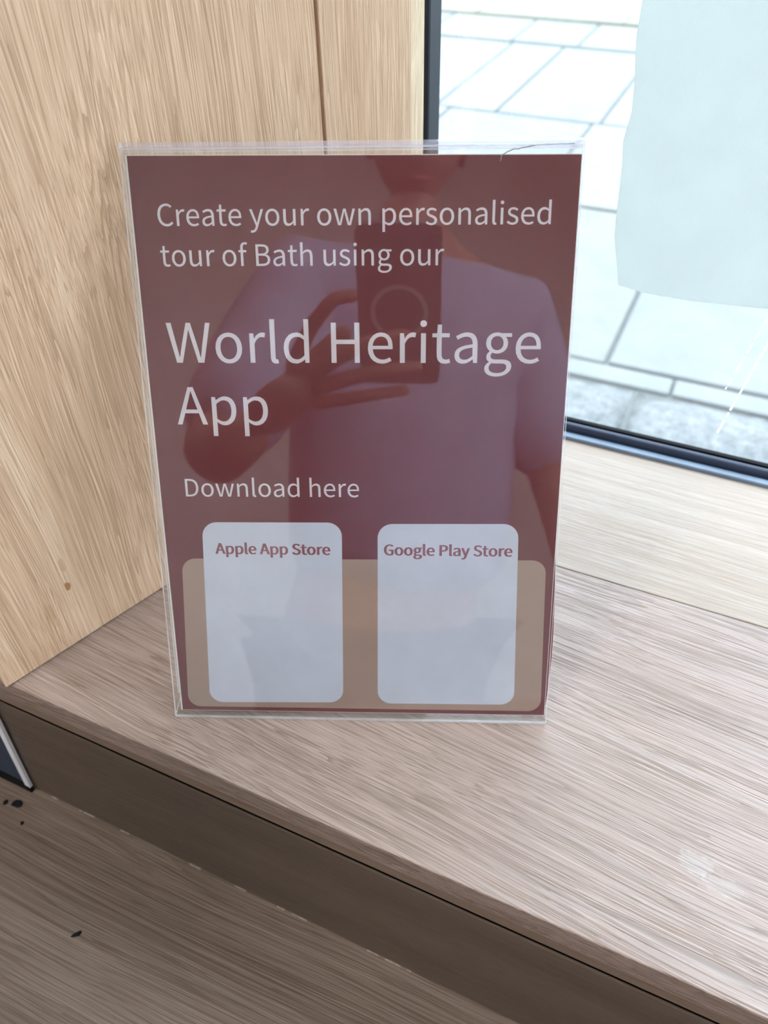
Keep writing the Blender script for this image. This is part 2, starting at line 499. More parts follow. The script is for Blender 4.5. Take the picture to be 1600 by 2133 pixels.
# ------------------------------------------------------------------ ledge, riser, lower bench
led = empty('window_ledge', (0, 0, 0))
tag(led, 'pale oak window ledge the sign stands on', 'ledge')
box('front_board', M['ledge1'], -0.9, 2.399, -0.0632, 0.1670, -0.018, 0.0, 0.0009, led, 3)
o = box('rear_board', M['ledge2'], -0.10, 2.399, 0.1676, 0.3082, -0.018, -0.0002, 0.0004, led, 2)
o['label'] = 'smoother paler rear oak board'
box('front_lip', M['lip'], -0.9, 2.399, -0.0630, -0.0600, -0.0286, -0.0181, 0.0006, led, 2)
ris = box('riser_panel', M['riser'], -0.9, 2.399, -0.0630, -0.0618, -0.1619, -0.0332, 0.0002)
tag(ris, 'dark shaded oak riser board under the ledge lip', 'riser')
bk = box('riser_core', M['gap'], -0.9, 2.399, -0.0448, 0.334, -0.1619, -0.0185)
bk.parent = ris
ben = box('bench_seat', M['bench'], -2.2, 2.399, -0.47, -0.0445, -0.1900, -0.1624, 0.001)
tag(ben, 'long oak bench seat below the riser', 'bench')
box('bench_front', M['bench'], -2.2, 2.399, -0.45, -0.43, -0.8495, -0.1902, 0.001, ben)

# ------------------------------------------------------------------ window
win = empty('window_1', (0.6, 0.31, 0))
structure(win, 'tinted shop window with black frame')
def wbox(name, mat, *a, **k):
    o = box(name, mat, *a, **k)
    o.parent = win
    o.matrix_parent_inverse = Matrix.Translation(win.location).inverted()
    return o
wbox('sill_seal', M['seal'], -0.10, 2.399, 0.3084, 0.3150, -0.0180, 0.0030, bev=0.001)
wbox('bottom_rail', M['slate'], -0.10, 2.399, 0.3172, 0.3220, -0.0180, 0.0088, bev=0.0020)
wbox('rail_groove', M['gasket'], -0.10, 2.399, 0.3149, 0.3173, -0.0180, 0.0005)
wbox('glass_gasket', M['gasket'], -0.10, 2.399, 0.3219, 0.3262, -0.0180, 0.0098, bev=0.0005)
wbox('side_post', M['post'], -0.219, -0.0830, 0.3000, 0.3220, 0.0089, 2.249, bev=0.002)
wbox('side_gasket', M['gasket'], -0.219, -0.0850, 0.3220, 0.3262, 0.0099, 2.249, bev=0.001)
wbox('top_rail', M['slate'], -0.0829, 2.399, 0.3150, 0.3220, 2.21, 2.249, bev=0.0015)
wbox('right_post', M['slate'], 2.37, 2.399, 0.3150, 0.3220, 0.0089, 2.209, bev=0.0015)
pane = wbox('glass_pane', M['glass'], -0.219, 2.399, 0.3263, 0.3323, -0.01, 2.249)

# ------------------------------------------------------------------ paper on the window
pts = [(0.0388, 0.62), (0.0388, 0.3064), (0.0390, 0.288), (0.0396, 0.2817), (0.0420, 0.2675), (0.0438, 0.2471), (0.0415, 0.2296),
       (0.0436, 0.2148), (0.0456, 0.1799), (0.0469, 0.1665), (0.0556, 0.1321), (0.0749, 0.1295), (0.1064, 0.1299), (0.1561, 0.1339),
       (0.27, 0.139), (0.28, 0.62)]

# ------------------------------------------------------------------ acrylic sign holder
LEAN = 0.42763
SL_, CL_ = math.sin(LEAN), math.cos(LEAN)
RZ = 0.391266
def S(u, v, off=0.0):
    """sign plane: u right, v up the slope, off behind the front face (mm) -> local metres"""
    return Vector((u * .001, (v * SL_ + off * CL_) * .001, (v * CL_ - off * SL_) * .001))
holder = empty('sign_holder', (0, 0, 0), RZ)
tag(holder, 'clear acrylic leaning sign holder standing on the oak ledge', 'sign holder')
UL, UR = -108.8, 108.5
def ribbon(name, cl, t, mats, parent, u0=UL, u1=UR):
    """solid sheet of thickness t following the centre line cl of (y,z) mm points"""
    n = len(cl)
    L_, R_ = [], []
    for i in range(n):
        a = Vector(cl[max(0, i - 1)]); b = Vector(cl[min(n - 1, i + 1)])
        d = (b - a).normalized()
        nn = Vector((-d.y, d.x)) * t / 2
        L_.append(Vector(cl[i]) + nn); R_.append(Vector(cl[i]) - nn)
    bm = bmesh.new()
    rows = []
    for u in (u0, u1):
        rows.append(([bm.verts.new((u * .001, p.x * .001, p.y * .001)) for p in L_],
                     [bm.verts.new((u * .001, p.x * .001, p.y * .001)) for p in R_]))
    (l0, r0), (l1, r1) = rows
    for i in range(n - 1):
        bm.faces.new((l0[i], l0[i + 1], l1[i + 1], l1[i]))
        bm.faces.new((r0[i], r1[i], r1[i + 1], r0[i + 1]))
        for q in ((l0[i], r0[i], r0[i + 1], l0[i + 1]), (l1[i], l1[i + 1], r1[i + 1], r1[i])):
            bm.faces.new(q).material_index = 1
    bm.faces.new((l0[0], l1[0], r1[0], r0[0])).material_index = 1
    bm.faces.new((l0[-1], r0[-1], r1[-1], l1[-1])).material_index = 1
    o = obj(name, bm, mats, parent)
    return o
def yz(v, off):
    p = S(0, v, off)
    return (p.y * 1000, p.z * 1000)
AC = [M['acrylic'], M['edge']]
T = 2.0
# front panel with the folded top
cl = [yz(v, T / 2) for v in (1.6, 3, 60, 120, 180, 240, 308.5)]
ribbon('front_panel', cl, T, AC, holder)
cl = [yz(308.5, T / 2)]
for k in range(1, 17):
    an = math.pi * k / 16
    cl.append(yz(308.5 + 2.0 * math.sin(an), T / 2 + 2.0 - 2.0 * math.cos(an)))
cl.append(yz(307.6, T / 2 + 4.0))
M['fold'] = clear('fold_highlight_acrylic', (0.95, 0.95, 0.97), ior=1.49, rough=0.08, haze=0.17, haze_col=(0.72, 0.70, 0.82), scratch=0.15)  # lilac haze colour stands in for the bright highlight along the fold
ribbon('top_fold', cl, T, [M['fold'], M['edge']], holder)
cl = [yz(307.4, T / 2 + 4.0)] + [yz(v, T / 2 + 4.0 + (305 - v) * 0.016) for v in (240, 180, 120, 60, 12)]
ribbon('back_panel', cl, T, AC, holder)
ribbon('base_plate', [(0.8, 1.02), (3, 1.02), (60, 1.02), (150, 1.02)], T, AC, holder)
# little jagged crack in the folded top
def tube(name, P, r, mat, parent, sides=5):
    bm = bmesh.new()
    rings = []
    for i, p in enumerate(P):
        d = (P[min(i + 1, len(P) - 1)] - P[max(0, i - 1)]).normalized()
        a = d.cross(Vector((0.1, 0.2, 1))).normalized(); b = d.cross(a)
        rings.append([bm.verts.new(p + (a * math.cos(2 * math.pi * k / sides) + b * math.sin(2 * math.pi * k / sides)) * r)
                      for k in range(sides)])
    for i in range(len(P) - 1):
        for k in range(sides):
            bm.faces.new((rings[i][k], rings[i][(k + 1) % sides], rings[i + 1][(k + 1) % sides], rings[i + 1][k]))
    bm.faces.new(rings[0][::-1]); bm.faces.new(rings[-1])
    return obj(name, bm, mat, parent, smooth=True)
M['crack'] = plain('crack_grey', (0.30, 0.30, 0.34), rough=0.3)
rr = random.Random(2)
P = []
for i in range(34):
    t = i / 33
    u = 70.3 + 34 * t + rr.uniform(-0.3, 0.3)
    v = 304.9 + 4.6 * (1 - (1 - t) ** 3) * 0.9 + rr.uniform(-0.45, 0.45) * (1 - t * 0.7)
    if i < 3:
        u, v = 70.3 + rr.uniform(-.3, .3), 301.8 + i * 1.2
    P.append(S(u, v, 1.0 + 0.9 * t))
tube('crack', P, 0.00026, M['crack'], holder)

# ------------------------------------------------------------------ printed sheets in the holder
M['paper'] = sheet_mat('white_paper', (0.80, 0.79, 0.78), trans=0.40, tcol=(0.92, 0.90, 0.90))
M['maroon'] = sheet_mat('maroon_print', (0.135, 0.024, 0.031), trans=0.08, tcol=(0.2, 0.03, 0.04), var=0.04)
M['beige'] = sheet_mat('beige_print', (0.37, 0.265, 0.22), trans=0.15, tcol=(0.4, 0.3, 0.22))
M['card'] = sheet_mat('white_card_print', (0.74, 0.79, 0.89), trans=0.42, tcol=(0.80, 0.86, 0.98))
M['letter'] = sheet_mat('white_lettering', (0.88, 0.86, 0.93), trans=0.35, tcol=(0.9, 0.88, 0.95), var=0.0)
M['mletter'] = sheet_mat('maroon_lettering', (0.25, 0.085, 0.10), trans=0.1, var=0.25, vscale=900)

def rounded(corners, r, n=8):
    """corners TL,TR,BR,BL -> outline with rounded corners of radius r"""
    out = []
    m = len(corners)
    for i in range(m):
        p = Vector(corners[i]); a = Vector(corners[i - 1]); b = Vector(corners[(i + 1) % m])
        da = (a - p).normalized(); db = (b - p).normalized()
        if r <= 0:
            out.append(tuple(p)); continue
        p0 = p + da * r; p1 = p + db * r
        for k in range(n + 1):
            t = k / n
            # circular-looking blend
            w0, w1, w2 = (1 - t) ** 2, 2 * t * (1 - t), t ** 2
            kq = 0.7071 * w1
            q = (p0 * w0 + p * kq + p1 * w2) / (w0 + kq + w2)
            out.append(tuple(q))
    return out

def flat(name, outline, off0, off1, mat, parent):
    bm = bmesh.new()
    prism(bm, outline, lambda p: S(p[0], p[1], off0), lambda p: S(p[0], p[1], off1))
    return obj(name, bm, mat, parent)

poster = empty('printed_notice', (0, 0, 0), RZ)
tag(poster, 'maroon printed notice slotted inside the clear sign holder', 'notice')
def inset(c, d):
    (x0, y0), (x1, y1), (x2, y2), (x3, y3) = c
    return [(x0 + d, y0 - d * .4), (x1 - d * .3, y1 - d * .4), (x2 - d * .3, y2 + d * .3), (x3 + d, y3 + d * .3)]
PC = [(-106.9, 306.1), (107.9, 304.8), (107.6, 5.3), (-105.6, 4.5)]
flat('paper_sheet', PC, 2.35, 2.55, M['paper'], poster)
flat('maroon_ground', inset(PC, 0.9), 2.28, 2.345, M['maroon'], poster)
flat('beige_block', rounded([(-97.1, 100.9), (103.0, 102.1), (105.2, 8.1), (-101.1, 7.2)], 7.5), 2.22, 2.275, M['beige'], poster)
flat('store_card', rounded([(-84.2, 122.3), (-7.8, 122.8), (-9.3, 11.6), (-88.0, 10.2)], 8.0), 2.16, 2.215, M['card'], poster)
flat('store_card', rounded([(11.6, 122.2), (87.2, 122.9), (89.7, 12.2), (10.8, 11.4)], 8.0), 2.16, 2.215, M['card'], poster)

GLYPHS = {"A":[[1,0,30,86,12,0,34,0,23,0,42,26,59,78,51,52,90,78,153,78,121,78,161,52,177,0,169,26,189,0,211,0,200,0,182,86,124,257,153,171,112,257,88,257,100,257,59,171],[67,104,93,104,71,117,79,144,75,130,89,173,105,230,97,200,106,230,106,230,106,230,115,201,132,144,123,173,136,130,145,104,141,117,119,104]],
"B":[[35,0,35,86,63,0,117,0,90,0,174,0,214,75,214,25,214,110,162,137,193,131,162,137,162,138,162,138,186,146,200,194,200,168,200,239,111,257,163,257,86,257,35,257,61,257,35,171],[68,148,80,148,68,176,68,231,68,203,81,231,107,231,94,231,147,231,168,190,168,220,168,164,106,148,150,148,93,148],[68,26,83,26,68,58,68,123,68,90,83,123,112,123,97,123,158,123,182,76,182,108,182,42,112,26,157,26,97,26]],
"C":[[132,-5,68,-5,165,-5,211,32,190,9,205,39,193,53,199,46,176,35,133,24,158,24,84,24,54,129,54,64,54,193,134,233,86,233,157,233,187,209,173,223,193,216,204,230,199,223,190,246,134,261,165,261,69,261,20,128,20,211,20,45]],
"D":[[35,0,35,86,57,0,101,0,79,0,178,0,220,129,220,48,220,211,99,257,178,257,78,257,35,257,57,257,35,171],[68,27,77,27,68,95,68,230,68,162,77,230,97,230,87,230,157,230,187,129,187,194,187,64,97,27,157,27,87,27]],
"G":[[136,-5,69,-5,171,-5,215,25,199,8,215,61,215,133,215,97,187,133,131,133,159,133,131,124,131,106,131,115,149,106,186,106,167,106,186,84,186,39,186,61,175,29,139,24,158,24,84,24,54,129,54,64,54,193,139,233,87,233,165,233,194,209,181,222,200,216,212,230,206,223,197,245,138,261,174,261,70,261,20,128,20,211,20,45]],
"H":[[35,0,35,86,46,0,68,0,57,0,68,40,68,121,68,81,107,121,187,121,147,121,187,81,187,0,187,40,198,0,220,0,209,0,220,86,220,257,220,171,209,257,187,257,198,257,187,221,187,149,187,185,147,149,68,149,107,149,68,185,68,257,68,221,57,257,35,257,46,257,35,171]],
"P":[[35,0,35,86,46,0,68,0,57,0,68,34,68,102,68,68,82,102,110,102,96,102,166,102,204,181,204,127,204,237,109,257,166,257,84,257,35,257,60,257,35,171],[68,129,80,129,68,162,68,230,68,196,80,230,104,230,92,230,150,230,172,181,172,219,172,145,106,129,151,129,93,129]],
"S":[[106,-5,70,-5,160,-5,194,68,194,28,194,106,141,137,171,124,129,142,104,153,116,147,84,161,62,196,62,171,62,218,110,233,81,233,133,233,168,209,152,224,174,216,185,230,179,223,167,248,110,261,140,261,63,261,29,193,29,233,29,156,81,127,57,138,93,122,118,111,105,117,142,100,161,65,161,92,161,41,107,24,141,24,80,24,36,56,54,36,30,48,17,33,23,41,39,10]],
"W":[[63,0,45,86,76,0,102,0,89,0,115,52,140,155,127,103,144,175,153,213,149,194,153,213,154,213,154,213,159,194,167,155,162,175,180,103,206,0,193,52,219,0,245,0,232,0,263,86,298,257,280,171,288,257,267,257,277,257,258,210,239,117,249,164,235,89,225,34,230,62,225,34,223,34,224,34,217,62,205,117,211,90,193,164,169,257,181,210,160,257,140,257,150,257,128,210,104,117,116,164,98,89,86,34,92,62,86,34,85,34,85,34,79,62,69,117,75,89,60,164,42,257,51,210,31,257,9,257,20,257,27,171]],
"a":[[76,-5,44,-5,99,-5,139,23,121,8,139,23,140,23,140,23,141,15,143,0,142,8,152,0,169,0,160,0,169,39,169,117,169,78,169,164,103,195,150,195,72,195,29,170,46,181,33,163,41,148,37,155,56,158,98,168,76,168,129,168,137,120,137,145,56,111,21,49,21,91,21,15],[85,21,103,21,66,21,51,51,51,30,51,76,137,99,73,92,137,81,137,46,137,64,119,30]],
"d":[[97,-5,49,-5,120,-5,155,22,140,8,155,22,156,22,155,22,157,15,159,0,158,7,167,0,185,0,176,0,185,93,185,279,185,186,174,279,153,279,163,279,153,254,153,206,153,230,153,195,154,173,154,184,138,187,101,195,123,195,57,195,19,95,19,157,19,32],[104,22,121,22,71,22,51,95,51,49,51,139,106,168,76,168,122,168,153,148,137,162,153,115,153,48,153,82,137,31]],
"e":[[109,-5,58,-5,135,-5,172,15,155,4,168,22,160,36,164,29,146,27,113,21,131,21,77,21,50,88,52,47,92,88,178,88,135,88,179,92,179,106,179,99,179,160,103,195,152,195,60,195,18,95,18,157,18,32],[49,110,83,110,53,148,104,169,77,169,134,169,151,110,151,149,117,110]],
"f":[[12,164,12,172,20,164,37,164,29,164,37,109,37,0,37,55,48,0,69,0,59,0,69,55,69,164,69,109,83,164,110,164,96,164,110,173,110,190,110,181,96,190,69,190,83,190,69,200,69,220,69,210,69,245,96,258,78,258,103,258,118,252,111,256,120,261,125,277,122,269,116,281,93,283,105,283,55,283,37,221,37,259,37,210,37,190,37,200,29,190,12,188,20,189,12,180]],
"g":[[96,-88,50,-88,155,-88,193,-22,193,-57,193,10,126,23,170,23,114,23,89,23,101,23,63,23,56,44,56,32,56,55,68,67,61,61,76,63,96,60,87,60,135,60,166,126,166,86,166,143,150,166,159,157,163,166,189,166,176,166,189,174,189,190,189,182,167,190,123,190,145,190,116,193,96,195,107,195,58,195,25,127,25,169,25,104,50,76,37,86,50,76,50,75,50,75,40,68,29,39,29,55,29,24,46,8,36,14,46,7,46,6,46,7,28,-5,18,-37,18,-20,18,-69],[96,82,118,82,74,82,56,127,56,99,56,155,96,172,74,172,119,172,137,127,137,155,137,99],[101,-65,138,-65,66,-65,46,-32,46,-53,46,-21,65,0,51,-10,74,-2,90,-3,83,-3,101,-3,123,-3,112,-3,148,-3,161,-27,161,-9,161,-47]],
"h":[[32,0,32,93,43,0,64,0,54,0,64,46,64,138,64,92,83,157,116,167,97,167,141,167,152,116,152,152,152,77,152,0,152,39,163,0,184,0,174,0,184,40,184,120,184,80,184,169,126,195,166,195,100,195,63,163,81,181,63,176,64,202,64,189,64,228,64,279,64,253,54,279,32,279,43,279,32,186]],
"i":[[32,0,32,63,43,0,64,0,54,0,64,63,64,190,64,127,54,190,32,190,43,190,32,127],[48,229,36,229,61,229,70,251,70,238,70,263,48,271,61,271,36,271,27,251,27,263,27,238]],
"l":[[66,-5,42,-5,75,-5,84,-2,80,-3,83,6,80,23,81,15,76,22,73,22,75,22,68,22,64,36,64,26,64,117,64,279,64,198,54,279,32,279,43,279,32,198,32,38,32,118,32,11]],
"n":[[32,0,32,63,43,0,64,0,54,0,64,46,64,138,64,92,83,157,116,167,97,167,141,167,152,116,152,152,152,77,152,0,152,39,163,0,184,0,174,0,184,40,184,120,184,80,184,169,126,195,166,195,100,195,62,162,80,181,62,162,62,162,62,162,61,172,58,190,60,181,50,190,32,190,41,190,32,127]],
"o":[[106,-5,60,-5,153,-5,194,95,194,32,194,158,106,195,153,195,60,195,18,95,18,158,18,32],[106,22,139,22,73,22,51,95,51,51,51,139,106,168,73,168,139,168,161,95,161,139,161,51]],
"p":[[32,-80,32,10,43,-80,64,-80,54,-80,64,-59,64,-16,64,-37,64,-5,63,18,64,6,81,3,116,-5,99,-5,159,-5,199,98,199,33,199,157,123,195,172,195,101,195,62,168,79,182,62,168,62,168,62,168,61,175,58,190,60,183,50,190,32,190,41,190,32,100],[111,22,142,22,98,22,64,42,81,27,64,75,64,142,64,109,83,159,115,168,99,168,151,168,165,98,165,140,165,51]],
"r":[[32,0,32,63,43,0,64,0,54,0,64,41,64,122,64,81,77,154,112,166,96,166,120,166,131,163,124,165,133,172,137,191,135,182,131,194,116,195,125,195,95,195,62,155,76,180,62,155,62,155,62,155,61,167,58,190,60,179,50,190,32,190,41,190,32,127]],
"s":[[82,-5,55,-5,127,-5,151,52,151,21,151,88,93,110,121,99,72,118,52,143,52,125,52,158,88,170,63,170,104,170,131,153,118,163,136,160,146,173,141,167,132,185,87,195,111,195,46,195,22,141,22,171,22,109,77,86,50,96,98,78,120,50,120,69,120,34,83,20,108,20,60,20,27,43,43,29,21,36,11,22,16,29,29,7]],
"t":[[92,-5,51,-5,104,-5,127,2,116,-1,125,11,121,27,123,19,114,24,99,21,106,21,77,21,70,58,70,35,70,93,70,164,70,129,87,164,121,164,104,164,121,173,121,190,121,181,104,190,70,190,87,190,70,208,70,244,70,226,61,244,43,244,52,244,42,226,40,190,41,208,30,190,9,188,19,189,9,180,9,164,9,172,19,164,38,164,28,164,38,129,38,59,38,94,38,21]],
"u":[[88,-5,48,-5,114,-5,151,30,133,9,151,30,152,30,151,30,152,20,154,0,153,10,163,0,181,0,172,0,181,63,181,190,181,127,170,190,149,190,159,190,149,145,149,55,149,100,131,33,97,23,117,23,72,23,62,74,62,38,62,112,62,190,62,151,51,190,29,190,40,190,29,150,29,70,29,110,29,21]],
"w":[[62,0,45,63,75,0,99,0,87,0,108,34,126,102,117,68,131,120,139,157,135,138,140,157,141,157,141,157,146,138,154,103,149,120,163,68,181,0,172,34,194,0,220,0,207,0,237,63,272,190,255,127,261,190,241,190,251,190,232,153,213,80,222,117,209,62,202,27,206,45,201,27,200,27,201,27,195,45,187,80,191,62,177,117,157,190,167,153,146,190,126,190,136,190,116,153,96,80,106,117,91,62,83,27,87,45,83,27,82,27,82,27,78,45,70,80,74,62,61,117,42,190,51,153,31,190,9,190,20,190,27,127]],
"y":[[35,-82,27,-82,73,-82,106,-16,93,-53,130,53,178,190,154,121,167,190,147,190,157,190,135,155,112,85,124,120,107,68,97,31,102,48,96,31,95,31,96,31,89,49,76,85,82,68,63,120,38,190,51,155,27,190,5,190,16,190,30,127,81,0,55,63,79,-5,77,-15,78,-10,69,-38,34,-56,55,-56,29,-56,19,-53,23,-54,17,-61,13,-78,15,-70,19,-81]]}
LINES = [["Create your own personalised",[["C",0],["r",223],["e",359],["a",553],["t",750],["e",882],["y",1155],["o",1337],["u",1549],["r",1762],["o",1976],["w",2188],["n",2469],["p",2761],["e",2978],["r",3172],["s",3308],["o",3472],["n",3684],["a",3898],["l",4095],["i",4194],["s",4291],["e",4454],["d",4648]],20,4833],["tour of Bath using our",[["t",0],["o",132],["u",344],["r",557],["o",771],["f",983],["B",1175],["a",1405],["t",1603],["h",1735],["u",2026],["s",2238],["i",2402],["n",2498],["g",2712],["o",2988],["u",3200],["r",3412]],9,3549],["World Heritage",[["W",0],["o",307],["r",520],["l",655],["d",755],["H",1050],["e",1305],["r",1499],["i",1635],["t",1731],["a",1863],["g",2061],["e",2258]],9,2437],["App",[["A",0],["p",213],["p",430]],1,629],["Download here",[["D",0],["o",241],["w",453],["n",734],["l",947],["o",1047],["a",1259],["d",1456],["h",1752],["e",1964],["r",2158],["e",2294]],35,2473],["Apple App Store",[["A",0],["p",213],["p",430],["l",647],["e",746],["A",1019],["p",1232],["p",1449],["S",1744],["t",1953],["o",2085],["r",2297],["e",2433]],1,2612],["Google Play Store",[["G",0],["o",241],["o",453],["g",666],["l",863],["e",963],["P",1235],["l",1457],["a",1556],["y",1753],["S",2014],["t",2223],["o",2355],["r",2567],["e",2703]],20,2882]]

def text_line(idx, u0, u1, v0, off0, mat, name, v1=None, bold=0.0):
    """lay one line of outlined letters from u0 to u1 on the base line v0..v1 (mm)"""
    body, offs, xa, xb = LINES[idx]
    s = (u1 - u0) / (xb - xa)
    v1 = v0 if v1 is None else v1
    cu = bpy.data.curves.new(name, 'CURVE')
    cu.dimensions = '2D'
    cu.fill_mode = 'BOTH'
    cu.resolution_u = 5
    for ch, ox in offs:
        for sp in GLYPHS[ch]:
            n = len(sp) // 6
            q = cu.splines.new('BEZIER')
            q.bezier_points.add(n - 1)
            for i in range(n):
                a = sp[i * 6:i * 6 + 6]
                bp = q.bezier_points[i]
                bp.handle_left_type = bp.handle_right_type = 'FREE'
                bp.co = (a[0] + ox, a[1], 0)
                bp.handle_left = (a[2] + ox, a[3], 0)
                bp.handle_right = (a[4] + ox, a[5], 0)
            q.use_cyclic_u = True
    tmp = bpy.data.objects.new('tmp', cu)
    COL.objects.link(tmp)
    dg = bpy.context.evaluated_depsgraph_get()
    me = bpy.data.meshes.new_from_object(tmp.evaluated_get(dg))
    bpy.data.objects.remove(tmp)
    if bold:                                   # heavier weight: the outline repeated a hair to each side
        bm = bmesh.new()
        for k, dx in enumerate((-bold, -bold / 2, 0, bold / 2, bold)):
            n0 = len(bm.verts)
            bm.from_mesh(me)
            bm.verts.ensure_lookup_table()
            for v in bm.verts[n0:]:
                v.co.x += dx; v.co.y += (0, 2.5, -2.5, 2.5, 0)[k]; v.co.z = k
        bm.to_mesh(me); bm.free()
    for v in me.vertices:
        off = off0 - 0.002 * v.co.z
        x, y = v.co.x, v.co.y
        t = (x - xa) / (xb - xa)
        v.co = S(u0 + (x - xa) * s, v0 + (v1 - v0) * t + y * s, off)
    me.name = name
    me.materials.clear()
    me.materials.append(mat)
    o = bpy.data.objects.new(name, me)
    link(o, poster)
    return o
text_line(0, -93.8, 95.1, 274.3, 2.20, M['letter'], 'lettering', 274.1)
text_line(1, -94.0, 44.8, 255.6, 2.20, M['letter'], 'lettering')
text_line(2, -94.5, 93.7, 208.5, 2.20, M['letter'], 'lettering')
text_line(3, -92.7, -44.8, 176.4, 2.20, M['letter'], 'lettering')
text_line(4, -91.7, 1.8, 136.9, 2.20, M['letter'], 'lettering', 137.3)
text_line(5, -77.7, -14.7, 104.0, 2.13, M['mletter'], 'card_lettering', bold=13.0)
text_line(6, 15.2, 84.3, 104.2, 2.13, M['mletter'], 'card_lettering', bold=13.0)

# second dark red sheet behind, bowed and sticking out at the right
M['maroon2'] = sheet_mat('dark_red_sheet', (0.16, 0.012, 0.02), trans=0.1, tcol=(0.3, 0.02, 0.03))
bm = bmesh.new()
rows = []
for j in range(13):
    v = 6 + 110 * j / 12 if j < 12 else 296
    t = min(1, (v - 6) / 110)
    bow = 2.4 * math.sin(math.pi * t ** 0.8) if v < 120 else 0
    rows.append([S(u, v, 3.0 + (0 if u < 0 else 1.0) * 0 + 0.2 * k) for k in (0, 1) for u in (-103, 107.2 + bow)])
vr = [[bm.verts.new(p) for p in r] for r in rows]
for a, b in zip(vr[:-1], vr[1:]):
    bm.faces.new((a[0], a[1], b[1], b[0])); bm.faces.new((a[2], b[2], b[3], a[3]))
    bm.faces.new((a[1], a[3], b[3], b[1])); bm.faces.new((a[0], b[0], b[2], a[2]))
bm.faces.new((vr[0][0], vr[0][2], vr[0][3], vr[0][1])); bm.faces.new((vr[-1][0], vr[-1][1], vr[-1][3], vr[-1][2]))
sec = obj('backing_sheet', bm, M['maroon2'])
sec.rotation_euler = (0, 0, RZ)
tag(sec, 'dark red backing sheet peeking out at the right edge of the holder', 'sheet')

# ------------------------------------------------------------------ poster on the window glass
bm = bmesh.new()
prism(bm, pts, lambda p: (p[0], 0.3255, p[1]), lambda p: (p[0], 0.3258, p[1]))
wp = obj('window_poster', bm, M['poster'])
tag(wp, 'plain white paper poster back hanging on the window glass', 'poster')


# ------------------------------------------------------------------ marks on the glass, bits and pieces
M['mark'] = sheet_mat('white_scrape_mark', (0.95, 0.97, 0.97), trans=0.85, tcol=(1.0, 1.0, 1.0))
M['speck'] = plain('dark_speck', (0.008, 0.009, 0.012), rough=0.8, spec=0.15)
rr = random.Random(11)
def streak(x0, z0, x1, z1, w, n, gaps):
    """dashed scraped line on the inner face of the pane, one joined strip"""
    bm = bmesh.new()
    for i in range(n):
        if rr.random() < gaps:
            continue
        ta, tb = i / n, (i + 1) / n
        ww = w * rr.uniform(0.5, 1.4) * 0.5
        q = []
        for t, sg in ((ta, -1), (tb, -1), (tb, 1), (ta, 1)):
            q.append((x0 + (x1 - x0) * t + sg * ww, 0.3261, z0 + (z1 - z0) * t))
        prism(bm, q, lambda p: p, lambda p: (p[0], p[1] - 0.00015, p[2]))
    o = obj('scrape_mark', bm, M['mark'])
    o.parent = win
    o.matrix_parent_inverse = Matrix.Translation(win.location).inverted()
streak(0.1500, 0.0270, 0.1690, 0.1400, 0.00085, 46, 0.10)
streak(0.1460, 0.0660, 0.1590, 0.1310, 0.00055, 34, 0.35)

def flake(name, x, y, z, sx, sy, sz, rz, mat, seed):
    """small irregular chip lying on a surface"""
    r_ = random.Random(seed)
    bm = bmesh.new()
    n = 9
    out = []
    for k in range(n):
        a_ = 2 * math.pi * k / n
        q = r_.uniform(0.7, 1.15)
        out.append((math.cos(a_) * sx * q, math.sin(a_) * sy * q))
    lo = [bm.verts.new((p[0], p[1], 0.0)) for p in out]
    mi = [bm.verts.new((p[0] * 1.03, p[1] * 1.03, sz * 0.5)) for p in out]
    hi = [bm.verts.new((p[0] * 0.55, p[1] * 0.5, sz * r_.uniform(0.8, 1.1))) for p in out]
    bm.faces.new(lo[::-1]); bm.faces.new(hi)
    for A, B in ((lo, mi), (mi, hi)):
        for k in range(n):
            bm.faces.new((A[k], A[(k + 1) % n], B[(k + 1) % n], B[k]))
    o = obj(name, bm, mat, None, (x, y, z))
    o.rotation_euler = (0, 0, rz)
    return o
BZ = -0.1624
tag(flake('chip', -0.1542, -0.1343, BZ, 0.0042, 0.0015, 0.0014, 0.95, M['speck'], 3),
    'tiny dark chip lying alone on the open bench seat', 'chip')
tag(flake('crumb', -0.2580, -0.0790, BZ, 0.0040, 0.0030, 0.002, 0.4, M['speck'], 5),
    'larger black crumb on the bench just below the blue panel corner', 'crumb', 'black crumbs in the bench corner')
tag(flake('crumb', -0.2675, -0.0815, BZ, 0.0022, 0.0018, 0.0015, 1.1, M['speck'], 6),
    'smaller black crumb left of the larger one in the bench corner', 'crumb', 'black crumbs in the bench corner')
tag(flake('crumb', -0.2440, -0.0890, BZ, 0.0018, 0.0014, 0.0012, 2.0, M['speck'], 7),
    'tiny black crumb lowest of the three in the bench corner', 'crumb', 'black crumbs in the bench corner')

# leaning dark blue panel with a white edge, in the corner of bench and riser
M['blue'] = plain('dark_blue_print', (0.014, 0.03, 0.062), rough=0.5, var=0.25, vscale=60)
M['pwhite'] = plain('white_panel_edge', (0.72, 0.73, 0.78), rough=0.5)
pan = empty('blue_panel', (-0.2540, -0.0655, BZ))
tag(pan, 'dark blue panel with white edge leaning in the bench corner', 'panel')
def slab(name, q, y0, y1, mat):
    bm = bmesh.new()
    prism(bm, q, lambda p: (p[0], y0, p[1]), lambda p: (p[0], y1, p[1]))
    return obj(name, bm, mat, pan)
K = 0.127
slab('edge_strip', [(-0.0052 + K * .008, .008), (K * .008, .008), (K * .42, .42), (-0.0052 + K * .42, .42)], -0.0012, 0.0012, M['pwhite'])
slab('panel_face', [(-0.11, .013), (-0.0053 + K * .013, .013), (-0.0053 + K * .42, .42), (-0.11, .42)], -0.0008, 0.0008, M['blue'])
